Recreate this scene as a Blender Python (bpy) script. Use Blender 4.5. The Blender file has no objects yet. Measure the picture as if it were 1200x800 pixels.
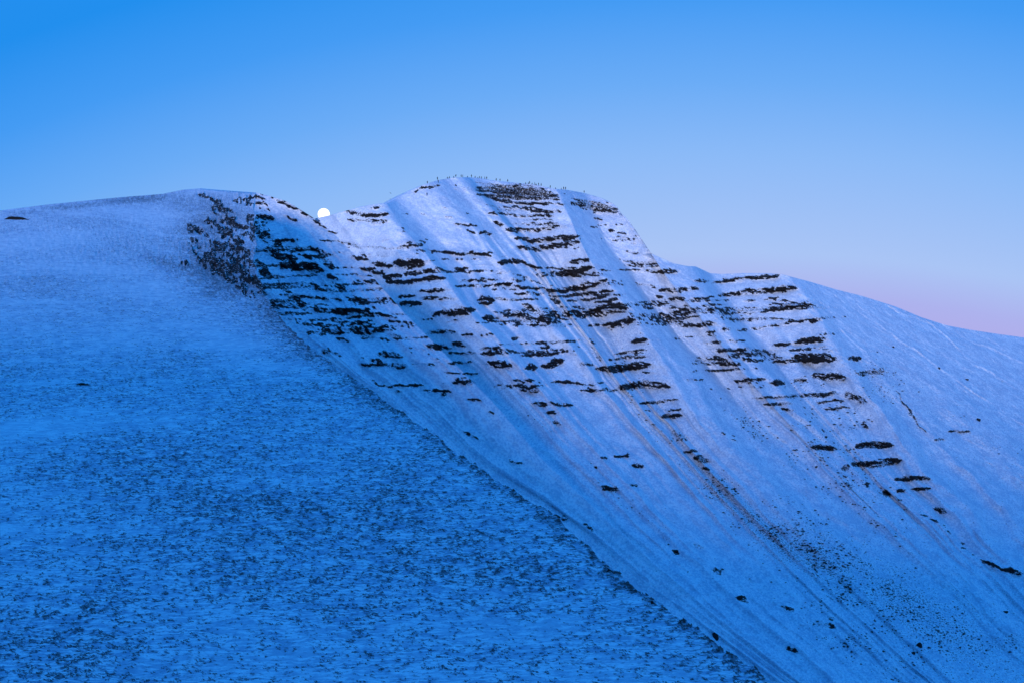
import bpy, bmesh, math, random
import numpy as np
from mathutils import Vector, Matrix

SC = bpy.context.scene
COL = SC.collection
rnd = random.Random(11)
R = math.radians

# ------------------------------------------------------------------ camera
F = 1648.0            # focal length in pixels of the 1200 px wide photograph
HY = 450.0            # row of the horizon
CX = 600.0
cam = bpy.data.objects.new('camera', bpy.data.cameras.new('camera'))
COL.objects.link(cam)
SC.camera = cam
cam.data.sensor_width = 36.0
cam.data.lens = F / 1200 * 36.0
cam.data.shift_y = (HY - 400) / 1200.0
cam.rotation_euler = (R(90), 0, 0)
cam.data.clip_start = 0.5
cam.data.clip_end = 60000

# ------------------------------------------------------------------ dusk sky
SUN_EL, SUN_AZ = 5.5, 195.0          # the sun has just gone down behind the camera
w = bpy.data.worlds.new('World')
SC.world = w
w.use_nodes = True
nt = w.node_tree
for n in list(nt.nodes):
    nt.nodes.remove(n)


def node(nt, t, **kw):
    n = nt.nodes.new(t)
    for k, v in kw.items():
        setattr(n, k, v)
    return n


def math_node(nt, op, a, b=None, c=None, clamp=False):
    n = node(nt, 'ShaderNodeMath', operation=op, use_clamp=clamp)
    for i, v in enumerate((a, b, c)):
        if v is None:
            continue
        if isinstance(v, (int, float)):
            n.inputs[i].default_value = v
        else:
            nt.links.new(v, n.inputs[i])
    return n.outputs[0]


tc = node(nt, 'ShaderNodeTexCoord')
nrm = node(nt, 'ShaderNodeVectorMath', operation='NORMALIZE')
nt.links.new(tc.outputs['Generated'], nrm.inputs[0])
sx = node(nt, 'ShaderNodeSeparateXYZ')
nt.links.new(nrm.outputs[0], sx.inputs[0])
elev = math_node(nt, 'MULTIPLY', math_node(nt, 'ARCSINE', math_node(nt, 'ABSOLUTE', sx.outputs[2])), 180 / math.pi)
# twilight arch: paler round the point opposite the sun, deeper blue away from it
hl = math_node(nt, 'SQRT', math_node(nt, 'ADD', math_node(nt, 'ADD', math_node(nt, 'MULTIPLY', sx.outputs[0], sx.outputs[0]),
               math_node(nt, 'MULTIPLY', sx.outputs[1], sx.outputs[1])), 1e-5))
ga = R(7)
cosaz = math_node(nt, 'DIVIDE', math_node(nt, 'ADD', math_node(nt, 'MULTIPLY', sx.outputs[0], math.sin(ga)),
                  math_node(nt, 'MULTIPLY', sx.outputs[1], math.cos(ga))), hl)
add = math_node(nt, 'MINIMUM', math_node(nt, 'MULTIPLY', math_node(nt, 'SUBTRACT', 1.0, cosaz), 52.0), 8.0)
eff = math_node(nt, 'DIVIDE', math_node(nt, 'ADD', elev, add), 60.0, clamp=True)
ramp = node(nt, 'ShaderNodeValToRGB')
nt.links.new(eff, ramp.inputs[0])
cr = ramp.color_ramp
stops = [(0.0, (.50, .40, .76)), (2.2, (.46, .415, .83)), (3.7, (.428, .452, .87)), (5.3, (.412, .568, .935)), (9.2, (.265, .500, .95)),
         (12.0, (.150, .420, .94)), (15.2, (.060, .335, .92)), (18.5, (.016, .278, .87)), (28.0, (.020, .28, .91)), (60.0, (.020, .245, .92))]
while len(cr.elements) < len(stops):
    cr.elements.new(0.5)
for e, (p, c) in zip(cr.elements, stops):
    e.position = p / 60.0
    e.color = (*c, 1)
bg1 = node(nt, 'ShaderNodeBackground')
nt.links.new(ramp.outputs[0], bg1.inputs[0])
bg1.inputs[1].default_value = 0.97
sky = node(nt, 'ShaderNodeTexSky', sky_type='NISHITA', sun_disc=False)
sky.sun_elevation = R(SUN_EL)
sky.sun_rotation = R(SUN_AZ)
sky.ozone_density = 6.0
bg2 = node(nt, 'ShaderNodeBackground')
nt.links.new(sky.outputs[0], bg2.inputs[0])
bg2.inputs[1].default_value = 0.004
ads = node(nt, 'ShaderNodeAddShader')
nt.links.new(bg1.outputs[0], ads.inputs[0])
nt.links.new(bg2.outputs[0], ads.inputs[1])
wo = node(nt, 'ShaderNodeOutputWorld')
nt.links.new(ads.outputs[0], wo.inputs[0])

# ------------------------------------------------------------------ afterglow (soft sun behind the camera)
sl = bpy.data.lights.new('sun', 'SUN')
sl.energy = 1.9
sl.angle = R(13)
sl.color = (.90, .84, 1.0)
sun = bpy.data.objects.new('sun', sl)
COL.objects.link(sun)
sd = Vector((math.sin(R(SUN_AZ)) * math.cos(R(SUN_EL)), math.cos(R(SUN_AZ)) * math.cos(R(SUN_EL)), math.sin(R(SUN_EL))))
sun.rotation_euler = sd.to_track_quat('Z', 'Y').to_euler()
sun.location = (0, -50, 60)
SC.view_settings.view_transform = 'Standard'
SC.view_settings.look = 'None'
SC.view_settings.exposure = 0.0
SC.view_settings.gamma = 1.0

# ------------------------------------------------------------------ helpers


def _h(ix, iy, iz, seed):
    h = (ix.astype(np.uint32) * np.uint32(374761393) + iy.astype(np.uint32) * np.uint32(668265263)
         + iz.astype(np.uint32) * np.uint32(2147483647) + np.uint32(seed * 974711 + 1013))
    h ^= h >> np.uint32(13)
    h *= np.uint32(1274126177)
    h ^= h >> np.uint32(16)
    h *= np.uint32(2246822519)
    h ^= h >> np.uint32(13)
    return (h & np.uint32(0xffff)).astype(np.float32) / 32767.5 - 1.0


def noise(x, y, z=None, seed=0):
    """value noise about -1..1, 2D or 3D"""
    x = np.asarray(x, np.float32)
    y = np.asarray(y, np.float32)
    xf = np.floor(x)
    yf = np.floor(y)
    fx = x - xf
    fy = y - yf
    ux = fx * fx * (3 - 2 * fx)
    uy = fy * fy * (3 - 2 * fy)
    ix = xf.astype(np.int32)
    iy = yf.astype(np.int32)

    def lay(iz):
        a = _h(ix, iy, iz, seed)
        b = _h(ix + 1, iy, iz, seed)
        c = _h(ix, iy + 1, iz, seed)
        d = _h(ix + 1, iy + 1, iz, seed)
        return (a + (b - a) * ux) * (1 - uy) + (c + (d - c) * ux) * uy
    if z is None:
        return lay(np.zeros_like(ix))
    z = np.asarray(z, np.float32)
    zf = np.floor(z)
    fz = z - zf
    uz = fz * fz * (3 - 2 * fz)
    iz = zf.astype(np.int32)
    l0 = lay(iz)
    return l0 + (lay(iz + 1) - l0) * uz


def fbm(x, y, z=None, seed=0, oct=4, gain=.5):
    s = 0
    a = 1.0
    t = 0
    f = 1.0
    for o in range(oct):
        s = s + a * noise(x * f, y * f, None if z is None else z * f, seed + o * 7)
        t += a
        a *= gain
        f *= 2.03
    return s / t


def sst(a, b, x):
    t = np.clip((x - a) / (b - a), 0, 1)
    return t * t * (3 - 2 * t)


def table(d):
    ks = sorted(d)
    return np.array(ks, float), np.array([d[k] for k in ks], float)


def lut(d, v):
    k, q = table(d)
    return np.interp(v, k, q)


def tag(o, label=None, cat=None, group=None, kind=None):
    if label:
        o['label'] = label
    if cat:
        o['category'] = cat
    if group:
        o['group'] = group
    if kind:
        o['kind'] = kind
    return o


def mesh_from(name, V, Fq, mat, smooth=True, attrs=None):
    """V (n,3), Fq (m,4) or (m,3) -> mesh datablock"""
    me = bpy.data.meshes.new(name)
    k = Fq.shape[1]
    me.vertices.add(len(V))
    me.vertices.foreach_set('co', np.ascontiguousarray(V, np.float32).ravel())
    me.loops.add(Fq.size)
    me.loops.foreach_set('vertex_index', np.ascontiguousarray(Fq, np.int32).ravel())
    me.polygons.add(len(Fq))
    me.polygons.foreach_set('loop_start', np.arange(0, Fq.size, k, dtype=np.int32))
    try:
        me.polygons.foreach_set('loop_total', np.full(len(Fq), k, np.int32))
    except Exception:
        pass
    me.polygons.foreach_set('use_smooth', np.full(len(Fq), smooth, bool))
    for an, av in (attrs or {}).items():
        a = me.attributes.new(an, 'FLOAT', 'POINT')
        a.data.foreach_set('value', np.ascontiguousarray(av, np.float32).ravel())
    me.update(calc_edges=True)
    me.validate()
    if mat:
        me.materials.append(mat)
    return me


def obj(name, me, parent=None):
    o = bpy.data.objects.new(name, me)
    COL.objects.link(o)
    if parent:
        o.parent = parent
    return o


# ------------------------------------------------------------------ materials
def new_mat(name):
    m = bpy.data.materials.new(name)
    m.use_nodes = True
    t = m.node_tree
    b = t.nodes['Principled BSDF']
    return m, t, b


def noise_tex(t, scale, detail=3, rough=.55, vec=None):
    n = node(t, 'ShaderNodeTexNoise')
    n.inputs['Scale'].default_value = scale
    n.inputs['Detail'].default_value = detail
    n.inputs['Roughness'].default_value = rough
    if vec is not None:
        t.links.new(vec, n.inputs['Vector'])
    return n.outputs['Fac']


def mix_col(t, fac, a, b):
    m = node(t, 'ShaderNodeMix', data_type='RGBA')
    if isinstance(fac, (int, float)):
        m.inputs['Factor'].default_value = fac
    else:
        t.links.new(fac, m.inputs['Factor'])
    for k, v in (('A', a), ('B', b)):
        s = [i for i in m.inputs if i.name == k and i.type == 'RGBA'][0]
        if isinstance(v, tuple):
            s.default_value = (*v, 1)
        else:
            t.links.new(v, s)
    return [o for o in m.outputs if o.type == 'RGBA'][0]


def map_range(t, v, a, b, c=0.0, d=1.0):
    m = node(t, 'ShaderNodeMapRange', clamp=True)
    m.inputs[1].default_value = a
    m.inputs[2].default_value = b
    m.inputs[3].default_value = c
    m.inputs[4].default_value = d
    t.links.new(v, m.inputs[0])
    return m.outputs[0]


def snow_material(name, grain, bump_scale, bump_dist, streak=(1, 1, 1), fleck=(1, 1, 1), lo=(.80, .85, .92), hi=(.92, .945, .97), dark0=(.03, .03, .03), dark1=(.08, .07, .06), thr=(.62, .85), thinat=.2, whi=.57, wlo=.43):
    """snow over grass and stones: the vertex attribute 'speck' says how much pokes through"""
    m, t, b = new_mat(name)
    g = node(t, 'ShaderNodeNewGeometry')
    mp = node(t, 'ShaderNodeMapping')
    mp.inputs['Scale'].default_value = streak
    t.links.new(g.outputs['Position'], mp.inputs['Vector'])
    P = mp.outputs[0]
    at = node(t, 'ShaderNodeAttribute', attribute_name='speck')
    mp2 = node(t, 'ShaderNodeMapping')
    mp2.inputs['Scale'].default_value = fleck
    t.links.new(g.outputs['Position'], mp2.inputs['Vector'])
    n1 = noise_tex(t, grain, 3, .65, mp2.outputs[0])
    n2 = noise_tex(t, grain * .13, 3, .5, g.outputs['Position'])
    n3 = noise_tex(t, grain * .8, 3, .6, P)
    s = math_node(t, 'ADD', at.outputs['Fac'],
                  math_node(t, 'ADD', math_node(t, 'MULTIPLY', math_node(t, 'SUBTRACT', n1, .5), 2.3),
                            math_node(t, 'MULTIPLY', math_node(t, 'SUBTRACT', n2, .5), .6)))
    f = map_range(t, s, *thr)
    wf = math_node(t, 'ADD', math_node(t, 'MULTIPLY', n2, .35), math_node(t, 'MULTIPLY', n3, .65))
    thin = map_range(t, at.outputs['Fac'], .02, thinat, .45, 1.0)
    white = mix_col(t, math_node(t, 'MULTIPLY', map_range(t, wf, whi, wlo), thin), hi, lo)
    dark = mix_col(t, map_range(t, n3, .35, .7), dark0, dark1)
    c = mix_col(t, f, white, dark)
    t.links.new(c, b.inputs['Base Color'])
    b.inputs['Roughness'].default_value = .75
    b.inputs['Specular IOR Level'].default_value = .15
    bp = node(t, 'ShaderNodeBump')
    bp.inputs['Strength'].default_value = .8
    bp.inputs['Distance'].default_value = bump_dist
    t.links.new(noise_tex(t, bump_scale, 4, .6, P), bp.inputs['Height'])
    t.links.new(bp.outputs[0], b.inputs['Normal'])
    return m


def rock_material(name, sc=1.0, frost=.5):
    m, t, b = new_mat(name)
    g = node(t, 'ShaderNodeNewGeometry')
    mp = node(t, 'ShaderNodeMapping')
    mp.inputs['Scale'].default_value = (.85 * sc, .85 * sc, 3.0 * sc)
    t.links.new(g.outputs['Position'], mp.inputs['Vector'])
    n1 = noise_tex(t, 1.2, 4, .65, mp.outputs[0])
    n2 = noise_tex(t, .35, 3, .5, mp.outputs[0])
    rock = mix_col(t, map_range(t, n1, .3, .7), (.009, .008, .009), (.040, .033, .031))
    sz = node(t, 'ShaderNodeSeparateXYZ')
    t.links.new(g.outputs['Normal'], sz.inputs[0])
    s = math_node(t, 'ADD', math_node(t, 'MULTIPLY', sz.outputs[2], .7), math_node(t, 'MULTIPLY', math_node(t, 'SUBTRACT', n1, .5), 3.0))
    f = map_range(t, s, 1.22 - frost, 1.42 - frost)
    c = mix_col(t, f, rock, (.80, .86, .93))
    t.links.new(c, b.inputs['Base Color'])
    b.inputs['Roughness'].default_value = .85
    b.inputs['Specular IOR Level'].default_value = .15
    bp = node(t, 'ShaderNodeBump')
    bp.inputs['Strength'].default_value = .7
    bp.inputs['Distance'].default_value = .35
    t.links.new(n1, bp.inputs['Height'])
    t.links.new(bp.outputs[0], b.inputs['Normal'])
    return m


def plain(name, col, rough=.8, vary=.25, scale=8):
    m, t, b = new_mat(name)
    g = node(t, 'ShaderNodeTexCoord')
    n1 = noise_tex(t, scale, 3, .5, g.outputs['Object'])
    c = mix_col(t, map_range(t, n1, .3, .7), tuple(v * (1 - vary) for v in col), tuple(min(1, v * (1 + vary)) for v in col))
    t.links.new(c, b.inputs['Base Color'])
    b.inputs['Roughness'].default_value = rough
    b.inputs['Specular IOR Level'].default_value = .2
    return m


M_SNOW_FAR = snow_material('mountain_snow', 1.2, 1.6, .6, (1, 1, 1.4), (.75, .75, 2.0), (.62, .68, .77), (.955, .97, .985))
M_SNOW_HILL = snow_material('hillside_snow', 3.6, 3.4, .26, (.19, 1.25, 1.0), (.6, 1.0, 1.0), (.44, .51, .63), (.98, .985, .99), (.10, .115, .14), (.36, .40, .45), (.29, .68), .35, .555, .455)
M_ROCK = rock_material('sandstone', 1.0, .46)
M_GRASS = plain('winter_grass', (.17, .17, .17), .9, .5, 3)
M_HEATHER = plain('heather', (.03, .026, .022), .9, .4, 3)

# ------------------------------------------------------------------ what the photograph shows of the rock bands, as measured strokes
# (polyline in photo pixels, half thickness in pixels, density)
ST = []


def s(th, de, *p):
    ST.append(([(p[i], p[i + 1]) for i in range(0, len(p), 2)], th, de))


# western spur ("shoulder")
s(2, .9, 231, 227, 245, 232); s(2, .7, 245, 232, 262, 240); s(2.5, 1, 248, 242, 260, 246); s(4.5, .95, 260, 258, 270, 260)
s(2, .7, 268, 245, 272, 248); s(1.6, .9, 293, 230, 305, 231); s(1.4, .8, 288, 237, 315, 239); s(2.8, .62, 318, 232, 345, 243, 365, 255, 388, 272)
s(1.3, .9, 295, 253, 305, 254); s(3, 1, 303, 254, 322, 257); s(2.6, .9, 335, 253, 348, 260); s(2.5, 1, 273, 263, 290, 267)
s(2, .8, 295, 270, 313, 272); s(3, .95, 303, 275, 315, 279); s(3.5, .8, 283, 275, 300, 280); s(3, .9, 260, 275, 272, 277)
s(3, .9, 275, 283, 285, 285); s(4, .85, 272, 290, 292, 297); s(3, .8, 240, 275, 245, 278); s(4, .7, 240, 260, 252, 265)
s(2.5, .85, 325, 282, 350, 281); s(3, .9, 363, 290, 378, 297); s(4, 1, 317, 293, 330, 303, 345, 303); s(5, 1, 328, 310, 345, 313, 370, 310)
s(3, .85, 355, 300, 372, 302); s(4, .8, 372, 300, 390, 315); s(3, .8, 212, 305, 220, 310); s(5, .9, 232, 305, 255, 308, 280, 315, 290, 318)
s(5, 1, 240, 312, 270, 320); s(3, .95, 265, 328, 290, 330); s(5, .9, 283, 325, 303, 332); s(4, .95, 305, 318, 320, 325)
s(2.5, .85, 318, 325, 335, 325); s(3, .8, 300, 305, 318, 322); s(4, .6, 325, 330, 345, 350, 360, 365); s(3, .6, 330, 345, 400, 352)
s(2, .5, 345, 355, 385, 358); s(12, .46, 256, 240, 274, 290); s(12, .44, 240, 290, 278, 302); s(8, .34, 222, 262, 232, 300); s(5, .5, 262, 320, 300, 350); s(4, .62, 284, 322, 312, 346); s(10, .5, 292, 255, 330, 300); s(9, .42, 305, 232, 312, 262); s(8, .45, 270, 300, 300, 312); s(6, .42, 272, 232, 300, 240)
s(3, .8, 250, 285, 262, 289); s(3, .8, 228, 268, 238, 271); s(2, .8, 255, 268, 262, 270)
s(4, 1, 360, 312, 378, 318); s(3, .9, 383, 322, 398, 328); s(2.5, .8, 390, 330, 396, 333); s(2, .7, 360, 338, 400, 342)
s(2.6, .8, 360, 290, 378, 298, 394, 300)
s(4, 1, 370, 364, 410, 365, 432, 364); s(3, 1, 425, 366, 440, 370); s(2.5, .8, 440, 368, 465, 372); s(2, .8, 388, 376, 410, 378)
s(4, .9, 393, 388, 407, 388); s(2, .8, 415, 380, 433, 378); s(5.5, 1, 415, 388, 436, 388); s(3, .9, 440, 387, 452, 386)
s(2, .7, 455, 392, 470, 394); s(1.6, .8, 420, 396, 440, 395); s(2, .8, 395, 397, 410, 400); s(2, .6, 455, 375, 485, 380)
s(3.5, .9, 445, 415, 472, 417); s(2, .85, 435, 422, 447, 422); s(2.2, .8, 425, 427, 480, 427); s(2, .9, 460, 429, 478, 429)
s(2, .6, 485, 425, 510, 428); s(3.5, .9, 377, 410, 387, 412); s(2, .85, 392, 414, 398, 416); s(1.5, .8, 437, 443, 445, 450)
s(1.4, .9, 445, 452, 495, 451); s(1.6, .8, 495, 456, 530, 458); s(2, .8, 515, 462, 525, 463); s(1.2, .8, 462, 458, 470, 458)
s(6, .40, 365, 320, 440, 362); s(5, .40, 400, 352, 455, 400); s(4, .38, 380, 380, 430, 420); s(4, .38, 455, 395, 520, 425)
# west face of the mountain
s(3, .95, 408, 248, 430, 253, 455, 251); s(1.7, .75, 433, 244, 450, 243); s(1.6, .85, 410, 258, 428, 259); s(2.5, .9, 430, 259, 453, 260)
s(1.2, .8, 388, 273, 398, 273); s(2.5, .8, 395, 282, 423, 290); s(1.4, .7, 427, 289, 445, 290); s(1.2, .7, 447, 282, 458, 281)
s(1.4, .7, 445, 291, 462, 291); s(2.6, .95, 464, 290, 478, 289, 495, 287); s(1.8, .85, 500, 292, 525, 297, 545, 298, 560, 298)
s(2.5, .9, 413, 302, 432, 304); s(3, .85, 435, 308, 462, 313); s(6, 1.1, 463, 310, 480, 309, 495, 308); s(3.2, 1, 427, 315, 440, 318, 452, 325, 470, 323)
s(2.5, .9, 475, 322, 510, 316); s(3, 1, 452, 331, 475, 331, 510, 325, 520, 326); s(1.3, .8, 496, 306, 510, 306); s(2, .7, 510, 312, 525, 320)
s(1.6, .8, 533, 314, 550, 315); s(2.6, .9, 490, 341, 523, 340); s(1.9, .9, 465, 348, 487, 347); s(2, .8, 492, 349, 530, 350)
s(3, 1, 465, 356, 495, 355); s(4.5, 1.05, 510, 368, 530, 366, 556, 364); s(1.4, .75, 493, 374, 510, 374); s(1.4, .75, 525, 377, 540, 376)
s(2.5, .9, 506, 388, 535, 389); s(4, .9, 500, 405, 525, 407); s(3, .8, 530, 402, 545, 405); s(1.6, .8, 525, 413, 560, 414)
s(2, .85, 543, 392, 555, 393); s(1.6, .8, 525, 425, 553, 424); s(1.3, .8, 520, 437, 560, 437); s(3.5, .9, 532, 447, 555, 447)
s(2, .8, 547, 319, 565, 318); s(2, .7, 575, 320, 595, 320); s(2, .8, 535, 330, 580, 328); s(2.5, .95, 535, 335, 575, 335, 600, 333)
s(3, .9, 600, 328, 615, 329); s(2, .9, 610, 338, 640, 338); s(2, .6, 620, 318, 640, 325); s(3, 1, 583, 308, 602, 306, 617, 308)
s(2.4, .9, 615, 309, 628, 315); s(2.1, .95, 520, 296, 545, 297, 575, 299); s(1, .8, 585, 300, 595, 300); s(1.4, .95, 532, 262, 560, 265)
s(2.2, .9, 562, 273, 577, 275); s(1.6, .7, 550, 270, 556, 274); s(1.2, .9, 523, 254, 532, 255); s(1.2, .8, 518, 243, 524, 244)
s(3, .45, 525, 217, 560, 224); s(1.3, .7, 490, 250, 500, 253); s(1.2, .7, 470, 250, 476, 251)
s(5.5, 1.05, 560, 352, 577, 353); s(2, .7, 575, 350, 610, 352); s(4, 1, 568, 373, 585, 374); s(3.6, .9, 588, 370, 605, 369, 622, 373)
s(4, .9, 612, 358, 625, 360); s(1.8, .85, 605, 345, 640, 345); s(2.5, .95, 640, 378, 655, 377); s(1.2, .8, 583, 379, 595, 380)
s(1.2, .8, 618, 382, 630, 382); s(2.2, .9, 600, 396, 610, 396); s(1.6, .8, 562, 393, 580, 392); s(2.2, .9, 562, 408, 585, 407)
s(2.8, .95, 565, 414, 600, 411); s(4.4, 1, 572, 425, 588, 427, 600, 428); s(4, 1, 617, 430, 628, 430); s(4, 1, 635, 429, 650, 425, 660, 423)
s(2, .9, 610, 417, 655, 414); s(1.8, .95, 634, 407, 645, 406); s(1.6, .7, 668, 413, 678, 415); s(1.6, .9, 602, 446, 630, 445)
s(4.5, .95, 610, 455, 630, 457); s(1.9, .8, 650, 445, 680, 449); s(2, .66, 680, 457, 722, 457); s(1.4, .7, 577, 453, 590, 450)
s(3, 1, 625, 472, 640, 473); s(2.8, .85, 645, 472, 670, 474); s(1.6, .95, 635, 483, 653, 483); s(3, .7, 650, 493, 660, 497)
s(1.8, .9, 705, 536, 712, 535); s(1.6, .95, 722, 535, 740, 533); s(3, .7, 742, 545, 755, 546); s(4, .7, 705, 570, 725, 575)
s(2, .95, 737, 567, 745, 569); s(2, .9, 550, 467, 566, 469); s(1.5, .9, 572, 482, 577, 483); s(2, .75, 545, 505, 560, 514)
s(3, .62, 640, 338, 665, 372); s(3, .5, 690, 395, 705, 425); s(2.2, .6, 600, 320, 640, 335)
# summit cap and the bowl of ledges under it
s(1.7, .66, 556, 214, 580, 217, 612, 219); s(1.9, .70, 558, 219, 590, 221, 640, 224); s(2.0, .74, 560, 224, 595, 226, 650, 229); s(2.0, .74, 566, 229, 605, 232, 654, 234)
s(7.5, .60, 560, 221, 600, 224, 650, 230); s(5, .60, 672, 238, 722, 246); s(1.5, .55, 600, 215, 625, 219, 645, 222); s(1.6, .6, 668, 232, 690, 236, 718, 243); s(1.6, .6, 650, 238, 664, 239)
s(2.2, .95, 560, 228, 580, 234, 605, 238, 650, 239); s(1.5, .95, 668, 237, 685, 238)
s(3.6, .80, 680, 241, 700, 246, 722, 250); s(4, .55, 695, 237, 722, 246); s(2, .62, 565, 240, 590, 244, 635, 245)
s(2.1, .8, 570, 250, 600, 252, 620, 253, 650, 253); s(2.2, .85, 625, 249, 658, 247); s(1.3, .7, 612, 258, 645, 257)
s(2.6, .95, 577, 260, 592, 264); s(2, .75, 605, 262, 650, 263); s(2.7, .95, 590, 270, 620, 270, 650, 267); s(4, .98, 640, 262, 655, 265)
s(3, 1, 605, 279, 625, 282, 660, 279, 678, 276); s(3.2, 1, 605, 289, 625, 292, 655, 288, 680, 282); s(1.2, .95, 670, 291, 678, 290)
s(2.6, .85, 668, 307, 690, 305); s(3.6, 1, 652, 321, 670, 320, 695, 313); s(1.2, .9, 700, 316, 718, 317); s(1.2, .95, 625, 314, 660, 315)
s(4, 1.05, 645, 341, 660, 340, 680, 337, 710, 329); s(2.2, .98, 650, 349, 680, 345, 718, 341); s(2.1, .95, 665, 353, 700, 350, 715, 345)
s(2, .9, 695, 355, 725, 350); s(4.5, 1, 665, 367, 690, 368, 735, 362); s(5, 1.1, 700, 362, 735, 358); s(2, .9, 687, 381, 705, 381)
s(4.4, 1.1, 708, 381, 725, 379, 742, 375); s(2.8, 1.1, 740, 400, 758, 398); s(2, .8, 718, 415, 755, 410); s(2.1, .95, 712, 421, 757, 417)
s(4, 1.05, 700, 431, 720, 432, 760, 427); s(2.6, .8, 680, 425, 695, 428); s(1.5, .6, 690, 410, 700, 420); s(5, 1.08, 725, 454, 760, 449, 782, 453)
s(1.4, .7, 690, 457, 715, 455); s(1.9, 1, 750, 472, 795, 468); s(3, .9, 775, 488, 800, 486); s(1.6, .55, 755, 480, 800, 480)
s(6, .5, 788, 505, 805, 515); s(1.6, .95, 800, 529, 815, 528); s(4, .72, 815, 535, 830, 540); s(1.8, .9, 822, 548, 830, 549)
s(1.3, .8, 804, 445, 825, 444)
# eastern ledges
s(1.2, .8, 690, 266, 702, 267); s(1.6, .9, 696, 256, 708, 259); s(2.4, .9, 713, 270, 720, 271); s(1.4, .9, 722, 273, 735, 274)
s(2.5, 1, 750, 293, 763, 294); s(1.6, .8, 733, 295, 745, 297); s(1.3, .9, 741, 285, 752, 286)
s(1.2, .95, 722, 316, 750, 317); s(1.9, .95, 752, 318, 767, 319); s(3, 1, 768, 319, 795, 318); s(1.8, .95, 810, 330, 832, 329)
s(1.4, .8, 845, 326, 852, 325); s(2.2, 1, 835, 332, 865, 327, 905, 324, 914, 323); s(3, .9, 775, 340, 800, 340, 820, 337); s(2, .9, 760, 335, 770, 337)
s(1.5, .75, 743, 334, 760, 334); s(2.1, 1, 767, 348, 778, 348); s(2.1, .9, 780, 351, 800, 349); s(1.6, .9, 812, 350, 840, 348)
s(3.2, .98, 843, 346, 880, 342, 930, 338); s(3.6, 1, 903, 340, 932, 337); s(1.3, .8, 745, 358, 770, 358); s(1.3, .8, 757, 362, 765, 362)
s(1.7, .9, 824, 358, 850, 357); s(1.6, .85, 868, 354, 885, 353); s(1.6, .85, 895, 352, 912, 349); s(1.2, .8, 800, 362, 815, 362)
s(1.4, .85, 800, 368, 825, 366); s(1.3, .85, 802, 372, 820, 371); s(1.1, .8, 842, 368, 860, 367); s(1.2, .8, 865, 367, 890, 366)
s(2.1, 1, 890, 366, 920, 361, 952, 357); s(2.6, 1, 792, 381, 815, 381); s(3, 1, 815, 382, 835, 379); s(2, .95, 825, 390, 837, 389)
s(2.5, .8, 845, 386, 857, 386); s(2, .9, 865, 387, 875, 387); s(1.6, .85, 880, 386, 900, 383); s(2, .85, 900, 382, 945, 375)
s(3, 1, 948, 376, 960, 375); s(2, .7, 768, 377, 777, 377); s(2, .85, 830, 402, 845, 400); s(1.2, .85, 853, 399, 875, 399)
s(2.5, .9, 838, 411, 850, 410); s(2, .9, 855, 410, 882, 408); s(2, .95, 907, 405, 925, 402); s(3, 1, 930, 401, 965, 397)
s(1.9, .85, 925, 411, 968, 406); s(2.6, 1, 905, 424, 925, 421); s(6, .85, 930, 418, 975, 420); s(5, 1.1, 940, 422, 965, 420)
s(4.4, 1.05, 955, 440, 990, 442); s(2, .8, 928, 445, 948, 445); s(3.5, 1, 842, 425, 866, 427); s(2, .85, 866, 421, 895, 422)
s(3, .95, 862, 447, 895, 444); s(4, .85, 905, 447, 918, 449); s(1.6, .95, 885, 466, 932, 464); s(1.9, .85, 895, 473, 930, 473)
s(1.3, .85, 915, 479, 930, 479); s(1.3, .8, 950, 464, 985, 460); s(1.6, .9, 957, 472, 990, 468); s(1.6, .9, 965, 479, 995, 477)
s(5, .65, 990, 462, 1015, 470); s(3, .85, 995, 419, 1010, 420); s(4, .58, 1008, 437, 1035, 435)
s(1.1, .95, 1050, 458, 1058, 470, 1068, 485, 1078, 500, 1085, 506)
s(3, .9, 953, 523, 980, 525); s(3.6, 1, 1005, 522, 1020, 519, 1045, 521); s(4, 1.05, 1000, 543, 1028, 543, 1055, 540); s(3, .9, 985, 547, 995, 547)
s(2.6, 1, 1050, 561, 1075, 559, 1090, 560); s(2, .9, 1052, 575, 1062, 574); s(1.9, .95, 1068, 573, 1092, 571); s(4, .85, 1035, 575, 1042, 580)
s(2, .9, 1012, 566, 1018, 566); s(3, .75, 1095, 595, 1110, 600); s(3, .62, 1010, 495, 1020, 502); s(6, .30, 940, 470, 975, 515)
s(3, 1, 1175, 667, 1200, 671); s(1.6, .85, 1150, 657, 1175, 666); s(1.2, .36, 1065, 595, 1100, 612, 1130, 640, 1150, 657); s(2, .7, 1095, 516, 1106, 514)
s(1.6, .7, 1112, 504, 1136, 506); s(7, .27, 900, 505, 935, 530); s(7, .26, 870, 490, 900, 520); s(5, .27, 980, 545, 1060, 590)
s(5, .27, 840, 500, 870, 520)
# ridge to the left of the summit
s(1.2, .65, 495, 213, 520, 210); s(1.8, .75, 482, 224, 500, 219, 518, 217)
# lower slopes, scattered rocks
s(4, .6, 812, 636, 822, 642); s(3, .7, 838, 667, 848, 672); s(3, .8, 864, 698, 876, 706); s(2, .7, 915, 710, 930, 714); s(2.6, .8, 968, 731, 978, 735)
s(2.4, .75, 922, 758, 934, 764); s(3, .62, 645, 605, 665, 607); s(2.6, .7, 685, 613, 694, 620); s(3, .7, 788, 645, 794, 647)
s(2, .7, 596, 538, 610, 542)

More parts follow.
